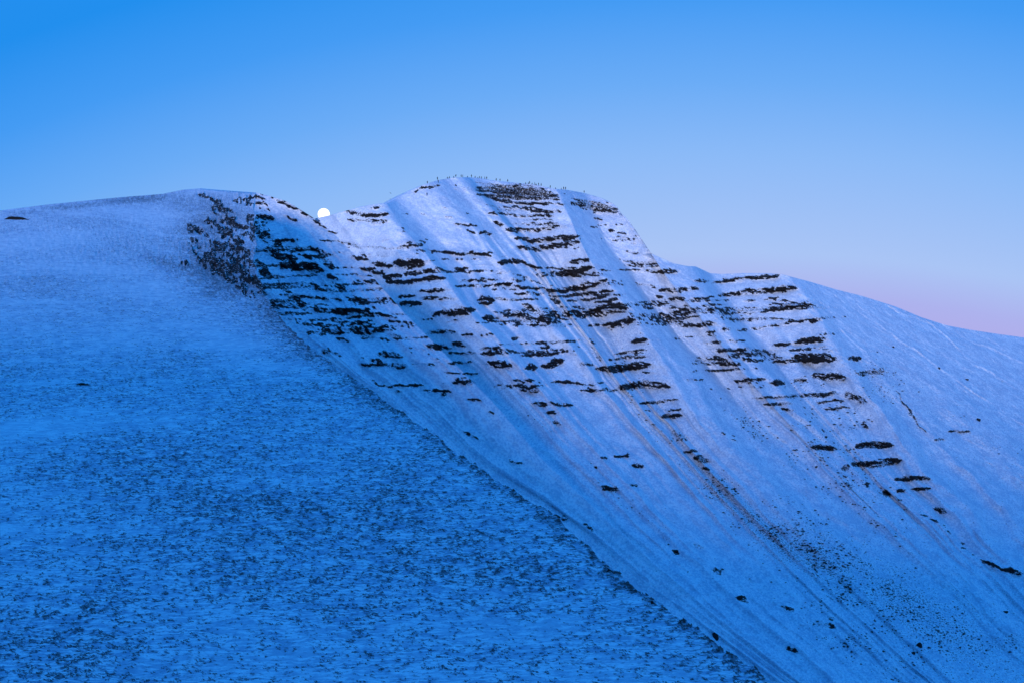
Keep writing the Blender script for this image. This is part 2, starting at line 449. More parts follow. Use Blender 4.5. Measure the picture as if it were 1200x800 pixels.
GW, GH, GX, GY = 1520, 1000, -160, 160        # raster of the strokes
MK = np.zeros((GH, GW), np.float32)
HT = np.zeros((GH, GW), np.float32)
yy, xx = np.mgrid[0:GH, 0:GW].astype(np.float32)
xx += GX
yy += GY - 0
for pts, th, de in ST:
    th = th * .84
    m = th * 5 + 4
    x0 = int(max(0, min(p[0] for p in pts) - m - GX)); x1 = int(min(GW, max(p[0] for p in pts) + m - GX))
    y0 = int(max(0, min(p[1] for p in pts) - m - GY)); y1 = int(min(GH, max(p[1] for p in pts) + m - GY))
    if x1 <= x0 or y1 <= y0:
        continue
    X = xx[y0:y1, x0:x1]
    Y = yy[y0:y1, x0:x1]
    best = np.full(X.shape, 1e9, np.float32)
    q = np.zeros_like(X)
    L = sum(math.dist(pts[i], pts[i + 1]) for i in range(len(pts) - 1))
    acc = 0
    uu = np.zeros_like(X)
    for i in range(len(pts) - 1):
        (ax, ay), (bx, by) = pts[i], pts[i + 1]
        dx, dy = bx - ax, by - ay
        l2 = dx * dx + dy * dy + 1e-6
        t = np.clip(((X - ax) * dx + (Y - ay) * dy) / l2, 0, 1)
        ddx = X - ax - t * dx
        ddy = Y - ay - t * dy
        d = np.sqrt(ddx * ddx + ddy * ddy)
        k = d < best
        best = np.where(k, d, best)
        q = np.where(k, ddy, q)
        uu = np.where(k, (acc + t * math.sqrt(l2)) / L, uu)
        acc += math.sqrt(l2)
    tt = th * (.42 + .58 * np.sqrt(np.clip(1 - (2 * uu - 1) ** 2, 0, 1)))
    win = 1 - sst(.35, 2.2, best / tt)
    MK[y0:y1, x0:x1] = np.maximum(MK[y0:y1, x0:x1], de * win)
    if th < 5.9 and de > .55:
        qq = q / tt
        side = 1 - sst(0, 3 * th + 3, np.abs(best - np.abs(q)) + np.maximum(0, np.abs(best) - np.abs(q)))
        prof = np.where(np.abs(qq) < 1, -qq, np.where(qq < 0, np.clip(1 - (-qq - 1) / 3.2, 0, 1), -np.clip(1 - (qq - 1) / 3.2, 0, 1)))
        HT[y0:y1, x0:x1] += prof * side * tt * de
HT = np.clip(HT, -7, 7)


def sample(G, px, py):
    x = np.clip(px - GX, 0, GW - 1.001)
    y = np.clip(py - GY, 0, GH - 1.001)
    ix = x.astype(int)
    iy = y.astype(int)
    fx = x - ix
    fy = y - iy
    return (G[iy, ix] * (1 - fx) + G[iy, ix + 1] * fx) * (1 - fy) + (G[iy + 1, ix] * (1 - fx) + G[iy + 1, ix + 1] * fx) * fy


def speck_field(px, py):
    """how thickly stones and heather poke through the snow of the far slopes"""
    d = np.full(px.shape, .02)

    def blob(x, y, rx, ry, a, slope=0.0):
        nonlocal d
        yy_ = y + slope * (px - x)
        d = d + a * np.exp(-((px - x) / rx) ** 2 - ((py - yy_) / ry) ** 2)
    blob(1000, 660, 95, 34, .22, .62)
    blob(1090, 730, 110, 40, .20, .5)
    blob(940, 650, 60, 26, .22, .6)
    blob(985, 745, 80, 22, .20, .6)
    blob(830, 560, 60, 22, .18, .9)
    blob(880, 610, 60, 20, .20, .9)
    blob(960, 480, 50, 45, .16, .9)
    blob(1000, 560, 60, 40, .16, .7)
    blob(700, 560, 90, 12, .12, .9)
    blob(890, 510, 40, 16, .22, .8)
    blob(1020, 450, 30, 30, .18)
    blob(603, 226, 52, 11, .42)
    blob(700, 236, 40, 10, .26, .3)
    blob(218, 282, 20, 50, .55)
    blob(265, 275, 45, 45, .22)
    blob(300, 345, 26, 30, .2, .9)
    blob(310, 330, 60, 50, .14)
    blob(350, 380, 40, 40, .12, .9)
    blob(1140, 500, 80, 20, .07, .6)
    blob(740, 420, 30, 60, .10)
    return d


# ------------------------------------------------------------------ terrain grids
SKY_FAR = {300: 262, 340: 259, 373: 255.5, 386: 252.6, 395: 250, 410: 246, 422: 242.5, 435: 240.2, 445: 238.6, 455: 238.6, 458: 237, 470: 230, 485: 222, 500: 215.5, 513: 211.4,
           530: 208.6, 545: 208, 560: 208.6, 580: 212, 600: 214, 625: 216.4, 650: 221.5, 665: 222.8, 685: 226.5, 705: 232.4, 717: 238, 723: 242.5,
           727: 249, 735: 256.5, 745: 270, 755: 285, 763: 297, 775: 303, 790: 309, 805: 312, 815: 312.4, 825: 317, 832: 320.4,
           845: 321.4, 870: 320.4, 900: 320.5, 915: 321.3, 925: 324, 950: 330.5, 980: 339.5, 1010: 347, 1050: 359.5, 1080: 372, 1110: 381.5,
           1140: 387, 1170: 391.5, 1200: 395.5, 1300: 408, 1420: 425, 1600: 450}
SKY_SPUR = {100: 232, 190: 227, 215: 222.5, 235: 221.3, 262: 224, 290: 225, 300: 226, 318: 230.5, 335: 236, 350: 241, 365: 248, 375: 256, 388: 270, 400: 280}
SKY_HILL = {-400: 300, -160: 270, 0: 247, 60: 239.5, 140: 231.5, 190: 227.5, 215: 222.5, 235: 221.0, 262: 223.2, 280: 224.6, 300: 226.2}

PN = np.array([.32, -.55, .77])
PC = -355.0
H_ = np.array([.86, .5])          # horizontal strike direction of the face

FAR = [  # (offset, {row: column})
    (-10, {256: 372, 270: 378, 300: 396, 330: 415, 370: 450, 420: 500, 470: 550, 540: 610, 620: 695, 700: 780, 800: 905, 950: 1110}),
    (-4, {251: 390, 280: 415, 310: 440, 345: 470, 380: 503, 420: 545, 480: 600, 540: 655, 620: 735, 700: 820, 800: 940, 950: 1140}),
    (2, {243: 420, 270: 438, 300: 465, 345: 502, 380: 535, 420: 570, 480: 625, 540: 680, 620: 757, 700: 842, 800: 960, 950: 1165}),
    (6, {240: 452, 262: 465, 290: 488, 320: 512, 350: 537, 400: 582, 450: 627, 500: 672, 560: 727, 620: 785, 700: 868, 800: 985, 950: 1185}),
    (0, {238: 464, 262: 487, 290: 512, 320: 537, 350: 562, 400: 607, 450: 652, 500: 697, 560: 752, 620: 810, 700: 893, 800: 1005, 950: 1205}),
    (4, {214: 505, 240: 530, 270: 556, 297: 578, 330: 606, 360: 632, 400: 664, 440: 694, 500: 742, 560: 795, 620: 847, 700: 930, 800: 1040, 950: 1230}),
    (0, {209: 526, 235: 551, 265: 578, 297: 603, 330: 631, 360: 654, 400: 686, 440: 712, 500: 762, 560: 813, 620: 866, 700: 950, 800: 1060, 950: 1245}),
    (3.5, {208: 541, 235: 568, 265: 596, 297: 622, 330: 644, 360: 664, 400: 694, 440: 722, 500: 772, 560: 824, 620: 880, 700: 962, 800: 1072, 950: 1255}),
    (-4.5, {208: 553, 225: 566, 245: 584, 270: 606, 300: 632, 330: 657, 350: 671, 375: 690, 400: 709, 420: 722, 440: 733, 475: 762, 500: 785, 545: 822, 600: 873, 680: 958, 780: 1065, 950: 1270}),
    (-3.6, {214: 600, 245: 618, 270: 634, 300: 652, 330: 680, 350: 695, 375: 712, 400: 728, 420: 738, 440: 752, 475: 778, 500: 797, 545: 835, 600: 888, 680: 972, 780: 1078, 950: 1280}),
    (5.5, {221: 650, 250: 663, 290: 682, 315: 699, 340: 717, 365: 737, 385: 747, 400: 762, 445: 788, 470: 802, 490: 815, 530: 850, 600: 915, 680: 998, 780: 1100, 950: 1300}),
    (-3, {227: 688, 250: 697, 280: 712, 310: 732, 345: 758, 380: 785, 410: 811, 450: 847, 510: 903, 590: 983, 690: 1095, 780: 1190, 950: 1360}),
    (2, {245: 724, 270: 740, 295: 760, 320: 783, 350: 806, 380: 828, 410: 850, 450: 885, 510: 938, 590: 1016, 690: 1120, 780: 1212, 950: 1380}),
    (5, {312: 810, 340: 826, 365: 842, 385: 858, 420: 885, 450: 910, 475: 932, 510: 963, 560: 1010, 640: 1092, 690: 1140, 780: 1230, 950: 1400}),
    (-6, {320.4: 834, 345: 848, 370: 866, 395: 886, 420: 906, 445: 926, 470: 947, 505: 979, 560: 1032, 640: 1113, 690: 1162, 780: 1255, 950: 1430}),
    (0, {320.4: 880, 345: 892, 370: 908, 395: 928, 420: 945, 445: 962, 470: 984, 505: 1013, 560: 1054, 640: 1132, 690: 1180, 780: 1275, 950: 1450}),
    (7, {323: 921, 350: 944, 380: 961, 405: 976, 425: 988, 445: 1000, 465: 1018, 490: 1036, 520: 1058, 550: 1080, 590: 1112, 640: 1160, 760: 1280, 950: 1470}),
    (3, {333: 960, 380: 1000, 420: 1032, 460: 1062, 500: 1092, 550: 1137, 600: 1183, 660: 1235, 760: 1340, 950: 1530}),
    (-1, {358: 1045, 400: 1090, 450: 1140, 500: 1190, 600: 1290, 760: 1420, 950: 1600}),
    (-5, {388: 1145, 450: 1230, 520: 1310, 620: 1420, 950: 1700}),
    (-10, {403: 1260, 500: 1430, 950: 1850}),
]
SPUR = [
    (0, {222: 228, 260: 200, 307: 197, 335: 238, 360: 277, 392: 325, 435: 393, 485: 462, 540: 537, 607: 645, 670: 705, 752: 825, 800: 895, 950: 1090}),
    (.4, {223: 252, 260: 258, 300: 285, 330: 312, 370: 348, 410: 388, 450: 440, 500: 500, 540: 552, 607: 665, 670: 730, 752: 848, 800: 912, 950: 1105}),
    (-.4, {225: 285, 260: 300, 300: 327, 340: 367, 380: 402, 420: 437, 460: 482, 540: 572, 620: 690, 700: 785, 800: 922, 950: 1120}),
    (.8, {230: 316, 256: 332, 290: 357, 320: 387, 350: 412, 390: 447, 430: 487, 480: 537, 540: 597, 620: 702, 700: 797, 800: 930, 950: 1135}),
    (2.4, {236: 335, 250: 360, 270: 387, 300: 417, 330: 441, 370: 477, 420: 527, 470: 577, 540: 637, 620: 725, 700: 813, 800: 940, 950: 1150}),
]
YEND = 950.0


def grid(cols, skyline, nrows, dens, fscale=None):
    """lofted slope: columns follow the fall lines. returns px, py, off arrays (rows, cols)"""
    tv = np.concatenate([np.linspace(0, .81, nrows), np.linspace(.81, 1, 26)[1:]])
    prep = []
    for off, d in cols:
        ks, vs = table(d)
        y0 = ks[0]
        y = y0 + tv * (YEND - y0)
        x = np.interp(y, ks, vs)
        # soften the corners of the traced line
        k = np.ones(25) / 25
        xp = np.concatenate([2 * x[0] - x[12:0:-1], x, 2 * x[-1] - x[-2:-14:-1]])
        x = np.convolve(xp, k, 'valid')
        prep.append((off, x))
    XS, OF, SI = [], [], []
    for i in range(len(prep) - 1):
        o0, x0 = prep[i]
        o1, x1 = prep[i + 1]
        n = max(4, int(np.mean(np.abs(x1 - x0)[:nrows]) * dens))
        for j in range(n + (1 if i == len(prep) - 2 else 0)):
            a = j / n
            XS.append(x0 + (x1 - x0) * a)
            OF.append(o0 + (o1 - o0) * a)
            SI.append(i + a)
    px = np.array(XS).T
    of = np.array(OF)
    k = np.hanning(35)
    k /= k.sum()
    of = np.convolve(np.concatenate([np.full(17, of[0]), of, np.full(17, of[-1])]), k, 'valid')
    top = lut(skyline, px[0])
    py = top[None, :] + tv[:, None] * (YEND - top[None, :])
    return px, py, np.broadcast_to(of[None, :], px.shape).copy(), np.array(SI), tv


MKX = [0, .2, .4, .6, .8, 1.0, 1.1]
MKY = [-1.75, -.85, -.40, -.08, .22, .52, .8]


def carve(px, py, off, depth_fac, seed, runnel, rough_rock=1.0):
    """adds ledges, runnels and roughness; returns positions and rock value"""
    dx = (px - CX) / F
    dz = (HY - py) / F
    nd = PN[0] * dx + PN[1] + PN[2] * dz
    Y0 = (PC + off) / nd * depth_fac
    x = dx * Y0
    z = dz * Y0
    h = x * H_[0] + Y0 * H_[1]
    wxp = px + 3.2 * noise(px / 9., py / 6., None, seed + 31)
    wyp = py + 1.0 * noise(px / 7., py / 5., None, seed + 32) + .6 * noise(px / 3., py / 3., None, seed + 33)
    mk = sample(MK, wxp, wyp)
    ht = sample(HT, wxp, wyp)
    # thin beds that crop out between the thicker ledges
    zone = sst(16, 40, py - py[0:1]) * sst(0, 40, np.interp(px, [330, 420, 600, 760, 860, 960, 1040], [400, 440, 480, 475, 470, 500, 470]) - py) * sst(1015, 960, px)
    for bx, by, rx, ry in ((515, 262, 45, 34), (575, 270, 22, 40), (700, 285, 18, 45), (440, 275, 16, 18), (715, 415, 20, 40), (790, 430, 26, 50), (640, 300, 45, 8)):
        zone = zone * (1 - np.exp(-((px - bx - .75 * (py - by)) / rx) ** 2 - ((py - by) / ry) ** 2))
    z1 = (HY - py) / F * 700. - .035 * px * .42
    bed = noise(z1 / 1.6 + .5 * noise(px / 40., py / 25., None, seed + 41), px / 160., None, seed + 42)
    mk = np.maximum(mk, zone * sst(.02, .42, bed) * sst(-.75, .25, noise(px / 55., py / 7., None, seed + 43)) * .64)
    # bedded noise: long along the strata, short across
    zb = z - .035 * h
    n1 = noise(h / 3.4, zb / .6, Y0 / 9.0, seed + 1)
    n2 = noise(h / .8, zb / .75, Y0 / 5.0, seed + 2)
    n3 = fbm(h / 16., zb / 5., None, seed + 3, 3)
    spk = speck_field(px, py)
    rock = np.interp(np.maximum(mk, np.clip(spk, 0, .5) * .5), MKX, MKY) + .95 * n1 + 1.0 * n2 + .5 * n3
    # relief
    blocky = np.abs(noise(h / 2.6, zb / 1.5, Y0 / 4., seed + 5)) - .4 + .6 * noise(h / 1.1, zb / .7, None, seed + 6)
    o = off * 2.0 * (1 - .86 * sst(360, 560, py)) + runnel
    o = o + ht * .42 * .8
    o = o + sst(-.3, .3, rock) * (blocky * .8 + .25) * rough_rock
    o = o + .8 * fbm(h / 11., z / 11., Y0 / 14., seed + 8, 4) + .20 * noise(h / 2.1, z / 1.6, None, seed + 12) + .13 * noise(h / 1.0, z / .9, None, seed + 13)
    # thin benches follow the beds
    o = o + .35 * noise(h / 9., zb / 1.7, None, seed + 9) * sst(.05, .5, mk)
    Y = (PC + o) / nd * depth_fac
    P = np.stack([dx * Y, Y, dz * Y], -1)
    return P, rock, spk + .50 * sst(.22, .7, mk) + .10 * sst(560, 430, py) * sst(1120, 1000, px) + .17 * sst(380, 560, py) + .12 * sst(1000, 1080, px)


def skirt_top(P, steps):
    rows = []
    for (bx, by, bz) in steps[::-1]:
        rows.append(P[0] + np.array([bx, by, bz]))
    return np.array(rows)


def build_terrain(name, P, rock, speck, mat, flip=False, extra_top=None, max_parts=280, min_faces=22):
    """snow mesh plus every connected outcrop of rock as a child mesh"""
    nt_ = 0
    if extra_top is not None:
        nt_ = len(extra_top)
        P = np.concatenate([extra_top, P], 0)
        rock = np.concatenate([np.full((nt_, rock.shape[1]), -1.0), rock], 0)
        speck = np.concatenate([np.repeat(speck[:1], nt_, 0), speck], 0)
    nr, nc = rock.shape
    idx = np.arange(nr * nc).reshape(nr, nc)
    q = np.stack([idx[:-1, :-1], idx[1:, :-1], idx[1:, 1:], idx[:-1, 1:]], -1)
    if flip:
        q = q[..., ::-1]
    fr = (rock[:-1, :-1] + rock[1:, :-1] + rock[1:, 1:] + rock[:-1, 1:]) / 4 > 0
    V = P.reshape(-1, 3)
    # connected outcrops
    lab = np.zeros(fr.shape, np.int32)
    comps = []
    rr, cc = np.nonzero(fr)
    for r0, c0 in zip(rr.tolist(), cc.tolist()):
        if lab[r0, c0]:
            continue
        k = len(comps) + 1
        lab[r0, c0] = k
        stack = [(r0, c0)]
        mem = []
        while stack and len(mem) < 2600:
            a, b = stack.pop(0) if len(mem) % 3 == 0 else stack.pop()
            mem.append((a, b))
            for a2, b2 in ((a + 1, b), (a - 1, b), (a, b + 1), (a, b - 1)):
                if 0 <= a2 < fr.shape[0] and 0 <= b2 < fr.shape[1] and fr[a2, b2] and not lab[a2, b2]:
                    lab[a2, b2] = k
                    stack.append((a2, b2))
        for a, b in stack:
            lab[a, b] = 0
        comps.append(mem)
    comps = [np.array(m) for m in comps]
    speckles = [m for m in comps if len(m) <= 2]
    for m in speckles:                       # single quads go back to the snow mesh
        fr[m[:, 0], m[:, 1]] = False
    comps = sorted([m for m in comps if len(m) > 2], key=len, reverse=True)
    sf = q[~fr]
    used, inv = np.unique(sf.ravel(), return_inverse=True)
    me = mesh_from(name, V[used], inv.reshape(-1, 4), mat, True, {'speck': speck.reshape(-1)[used]})
    base = obj(name, me)
    tag(base, kind='structure')
    big = [m for m in comps[:max_parts] if len(m) >= min_faces]
    rest = comps[len(big):]
    for m in big:
        f = q[m[:, 0], m[:, 1]]
        used, inv = np.unique(f.ravel(), return_inverse=True)
        obj('rock_outcrop', mesh_from('rock_outcrop', V[used], inv.reshape(-1, 4), M_ROCK, False), base)
    if rest:
        m = np.concatenate(rest)
        f = q[m[:, 0], m[:, 1]]
        used, inv = np.unique(f.ravel(), return_inverse=True)
        o = obj('rock_fragments', mesh_from('rock_fragments', V[used], inv.reshape(-1, 4), M_ROCK, False), base)
        tag(o, kind='stuff')
    return base


# ---- the mountain
px, py, off, SI, tv = grid(FAR, SKY_FAR, 640, 1.02)
drop = np.clip((py - py[0:1]) / 500., 0, 1)
SB = np.broadcast_to(SI[None], px.shape) + .16 * noise(px / 45., py / 40., None, 25) + .07 * noise(px / 17., py / 15., None, 26)
run = noise(SB * 2.9, py / 330., None, 28) * 1.9 * sst(.02, .2, drop) * (1 - .6 * sst(.5, .9, drop)) + noise(SB * 1.7, py / 260., None, 21) * 1.7 * sst(.03, .4, drop) + noise(SB * 3.9, py / 150., None, 22) * 1.25 * sst(.02, .3, drop) \
    + noise(SB * 8.5, py / 70., None, 24) * .6 * sst(.02, .2, drop)
run = run * (1 - .45 * sst(.62, .92, drop))
run = run * (1 - .75 * sst(950, 1060, px) * sst(560, 420, py))
# sharp rib crests and narrow gully beds
for k, amp, wd_ in ((0, -3, .2), (4, -2.2, .22), (6, -1.8, .25), (8, -3.4, .16), (11, -2.2, .14), (14, -2.6, .13), (2, 1.0, .2), (3, 1.6, .16), (5, 1.4, .18), (7, 1.4, .2), (10, 2.0, .10), (12, 1.4, .12), (13, 1.6, .12), (16, 2.0, .12)):
    run = run + amp * np.exp(-np.abs((SB - k) / wd_) ** 1.3) * sst(.02, .12, drop) * (1 - .92 * sst(.38, .72, drop)) * (.75 + .35 * noise(py / 38., np.full_like(py, k * 3.1), None, 27)) * (1 - .6 * sst(.6, .9, drop))
# trodden, drifted-in tracks on the eastern slope
TR = np.zeros_like(px)
for pts in ([(980, 345), (1010, 368), (1040, 390), (1075, 412), (1100, 432), (1125, 447), (1160, 472), (1200, 497)], [(1040, 360), (1070, 373), (1090, 380), (1110, 395), (1140, 425), (1200, 460)],
            [(1075, 371), (1100, 377), (1140, 400), (1200, 425)], [(985, 385), (1000, 400), (1015, 412)]):
    ax = np.array([p[0] for p in pts], float)
    ay = np.array([p[1] for p in pts], float)
    d = py - np.interp(px, ax, ay) + 1.6 * noise(px / 9., py * 0, None, 31)
    m = sst(ax[0] - 4, ax[0] + 8, px) * sst(ax[-1] + 30, ax[-1] + 10, px)
    TR += m * (np.exp(-((d + 1.5) / 1.6) ** 2) * .5 - np.exp(-((d - 1.8) / 1.7) ** 2) * .5) * (.6 + .5 * noise(px / 14., py / 30., None, 32))
P, rock, spk = carve(px, py, off, np.ones_like(px), 100, run + TR)
back = skirt_top(P, [(-4, 9, .2), (-12, 26, -.5), (-30, 60, -16), (-80, 160, -75), (-160, 330, -190)])
back[..., 2] = np.minimum(back[..., 2], (P[0, :, 2] + .001 * P[0, :, 1])[None])
FARP, FARX, FARY = P, px, py
mountain = build_terrain('mountain', P, rock, spk, M_SNOW_FAR, extra_top=back)

# ---- the nearer spur on its left
px, py, off, SI, tv = grid(SPUR, SKY_SPUR, 620, 1.3)
SPF = {221: .78, 420: .80, 620: .90, 700: .95, 800: .98, 950: 1.0}
fac = lut(SPF, py)
SB = np.broadcast_to(SI[None], px.shape) + .14 * noise(px / 40., py / 36., None, 45) + .05 * noise(px / 16., py / 14., None, 46)
run = noise(SB * 2.3, py / 200., None, 41) * 1.5 + (noise(SB * 5.3, py / 110., None, 42) * 1.1 + noise(SB * 11, py / 70., None, 43) * .4) * (1 - .9 * sst(380, 600, py))
run = run * sst(0, .15, (py - py[0:1]) / 500.)
P, rock, spk = carve(px, py, off, fac, 200, run)
SPP, SPX, SPY = P, px, py
# far edge: roll over and dip behind
edge = P[:, -1]
sk = np.stack([edge + np.array(v) for v in ((.6, 4, -.8), (1.2, 11, -5), (2, 24, -20), (4, 60, -70))], 1)
# near edge: the slope carries on down into the hollow behind the hillside
e0 = P[:, 0]
lf = np.stack([e0 + np.array(v) * (1 + .12 * noise(py[:, 0] / 14., py[:, 0] * 0, None, 61))[:, None] for v in
               ((-96, -215, -112), (-72, -150, -72), (-48, -98, -43), (-30, -60, -25), (-17, -33, -13), (-8, -15, -5.5), (-2.5, -4.5, -1.6))], 1)
P2 = np.concatenate([lf, P, sk], 1)
rock2 = np.concatenate([np.full((len(rock), 7), -1.), rock, np.full((len(rock), 4), -1.)], 1)
spk2 = np.concatenate([np.repeat(spk[:, :1], 7, 1), spk, np.repeat(spk[:, -1:], 4, 1)], 1)
back = skirt_top(P2, [(-3, 8, .3), (-8, 24, -2), (-20, 60, -25), (-50, 140, -100)])
spur = build_terrain('mountain_spur', P2, rock2, spk2, M_SNOW_FAR, extra_top=back, max_parts=200)

# ---- the near hillside
EDGE = {215: 300, 222: 300, 240: 300, 260: 298, 285: 298, 307: 300, 330: 305, 350: 311, 370: 325, 392: 345, 415: 372, 435: 402, 460: 438, 485: 472, 510: 510, 540: 549,
        575: 602, 607: 655, 650: 700, 690: 744, 720: 790, 752: 840, 787: 892, 800: 908, 860: 985, 900: 1040}
HN = np.array([-.016, -.242, .970])
HC = -49.0
NC, NR = 800, 500
u = np.linspace(0, 1, NC)
v = np.linspace(0, 1, NR) ** .92
xt = -160 + u * (300 + 160)
yt = lut(SKY_HILL, xt)
py = yt[None] + v[:, None] * (870 - yt[None])
ke, ve = table(EDGE)
ysm = np.linspace(215, 900, 700)
xsm = np.convolve(np.pad(np.interp(ysm, ke, ve), 14, mode='edge'), np.ones(29) / 29, 'valid')
xe = np.interp(py, ysm, xsm)
xe = xe + (2.8 * noise(py / 9., py * 0, None, 351) + 1.2 * noise(py / 3.5, py * 0, None, 352)) * sst(222, 240, py)
px = -160 + u[None] * (xe + 160)
dx = (px - CX) / F
dz = (HY - py) / F
hnd = HN[0] * dx + HN[1] + HN[2] * dz
Yb = HC / hnd * (1 + .10 * np.exp(-((px - 240) / 130) ** 2) * sst(380, 250, py))
xw = dx * Yb
zw = dz * Yb
ed = xe - px                              # pixels from the convex edge
# where the tussocks grow
lf = fbm(xw / 26., Yb / 34., None, 301, 4)
dens = .43 + .46 * lf + .40 * fbm(xw / 75., Yb / 40., None, 302, 2) - .28 * sst(.16, .42, fbm(xw / 24., Yb / 8., None, 303, 3))
dens -= .5 * np.exp(-((px - 175) / 62) ** 2 - ((py - 330) / 24) ** 2)
dens -= .40 * np.exp(-((px - 60) / 90) ** 2 - ((py - 300) / 26) ** 2)
dens -= .28 * sst(300, 255, py) * sst(215, 185, px)
dens -= .35 * np.exp(-((px - 265) / 50) ** 2 - ((py - 400) / 30 - (px - 265) / 60) ** 2)
dens += .60 * np.exp(-(ed / 20.) ** 2) * sst(305, 345, py)
dens += .35 * np.exp(-((px - 190) / 40) ** 2 - ((py - 300 - .3 * (px - 170)) / 7) ** 2)
dens += .18 * np.exp(-((px - 300) / 120) ** 2 - ((py - 690 - .35 * (px - 300)) / 30) ** 2)
dens += .50 * np.exp(-((py - (yt[None] + 5)) / 4.) ** 2) * sst(205, 185, px) * sst(-20, 40, px)
dens += .62 * np.exp(-((ed - 48) / 40.) ** 2) * sst(362, 330, py) * sst(226, 240, py)
dens = np.clip(dens, -.2, 1.2)
# wind-packed snow: long low drifts across the slope, tussocks at their windward ends
wx, wy = xw, Yb
drift = noise(wx / 1.9, wy / .85, None, 311) * .6 + noise(wx / .9, wy / .5, None, 312) * .4
tus = noise(wx / .46, wy / .66, None, 313) * .55 + noise(wx / .27, wy / .42, None, 314) * .45
und = fbm(wx / 9., wy / 14., None, 315, 3)
fade = .25 + .75 * sst(228, 300, py)
hgt = (.20 * drift * fade + .26 * fade * np.clip(tus, -.2, 1) * np.clip(dens + .15, 0, 1) + .30 * und * .6) * sst(0, .02, v)[:, None]
mk = sample(MK, px, py) * sst(190, 215, px) * sst(372, 356, py)
ht = sample(HT, px, py) * sst(190, 215, px)
rock = np.interp(mk, MKX, MKY) + .42 * sst(.15, .4, mk) + 1.05 * noise(px / 5.2, py / 2.5, None, 321) + .95 * noise(px / 2.0, py / 1.5, None, 322)
hgt = hgt + sst(-.2, .2, rock) * .9 * noise(px / 4., py / 2.2, None, 323)
Yb2 = Yb * (1 - .0016 * ht)
P = np.stack([dx * Yb2, Yb2, dz * Yb2 + hgt], -1)
HP, HX, HYY = P, px, py
speck = .06 + .50 * np.clip(dens, 0, 1.2) + .32 * (np.clip(tus, -.6, 1)) * np.clip(dens + .2, 0, 1) - .10 * drift
speck = np.minimum(speck, .30 + .5 * np.clip(dens, 0, 1.2))
# slope that drops away beyond the edge
ev = P[:, -1]
ey = py[:, -1]
a = sst(320, 470, ey)[:, None]
dirv = (1 - a) * np.array([-.30, .35, -.95]) + a * np.array([.62, .38, -.95])
sk = np.stack([ev + dirv * k + np.array([0, 0, -k * k * .0012]) for k in (1.2, 3, 7, 15, 30, 60, 110)], 1)
lf = np.stack([P[:, 0] + np.array(v_) for v_ in ((-220, -20, -10), (-90, -5, -2.2), (-30, 0, -.5), (-8, 0, -.13))], 1)
P2 = np.concatenate([lf, P, sk], 1)
rock2 = np.concatenate([np.full((NR, 4), -1.), rock, np.full((NR, 7), -1.)], 1)
spk2 = np.concatenate([np.repeat(speck[:, :1], 4, 1), speck, np.repeat(speck[:, -1:], 7, 1)], 1)
back = skirt_top(P2, [(-2.6, 6, -.6), (-9, 20, -4), (-27, 60, -23), (-63, 140, -78)])
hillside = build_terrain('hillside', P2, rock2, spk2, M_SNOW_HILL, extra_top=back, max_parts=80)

# ---- valley floor to the horizon and an unseen hill under the camera, added to shade the lower slopes
g = 60
ax = np.sign(np.linspace(-1, 1, g)) * np.abs(np.linspace(-1, 1, g)) ** 2.2 * 24000
gx, gy = np.meshgrid(ax, ax)
gz = -150 + 3 * fbm(gx / 900., gy / 900., None, 5, 3)
r0 = np.hypot(gx, gy)
idx = np.arange(g * g).reshape(g, g)
q = np.stack([idx[:-1, :-1], idx[:-1, 1:], idx[1:, 1:], idx[1:, :-1]], -1).reshape(-1, 4)
tag(obj('ground', mesh_from('ground', np.stack([gx, gy, gz], -1).reshape(-1, 3), q, M_SNOW_FAR, True, {'speck': np.full(g * g, .05)})), kind='structure')
gx, gy = np.meshgrid(np.linspace(-1100, 1100, 200), np.linspace(-900, 260, 150))
hz = np.where(gy > 0, -1.9 - .62 * gy, -1.9 + 97 * sst(-5, -235, gy)) - .00002 * gx ** 2 - .0025 * np.maximum(0, np.abs(gx) - 800) ** 2  # crest behind the camera shaped to block the low sun from the lower slopes
hz = hz + .35 * fbm(gx / 12., gy / 12., None, 6, 4) * sst(3, 20, np.hypot(gx, gy))
n0, n1_ = gx.shape
idx = np.arange(n0 * n1_).reshape(n0, n1_)
q = np.stack([idx[:-1, :-1], idx[:-1, 1:], idx[1:, 1:], idx[1:, :-1]], -1).reshape(-1, 4)
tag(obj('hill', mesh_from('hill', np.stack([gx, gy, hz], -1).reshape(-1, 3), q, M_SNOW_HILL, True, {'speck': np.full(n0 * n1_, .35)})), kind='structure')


def on(surface, x, y):
    """world point of the surface seen at photo pixel x, y"""
    P_, X_, Y_ = {'far': (FARP, FARX, FARY), 'spur': (SPP, SPX, SPY), 'hill': (HP, HX, HYY)}[surface]
    k = np.argmin((X_ - x) ** 2 + (Y_ - y) ** 2)
    return Vector(P_.reshape(-1, 3)[k].tolist())


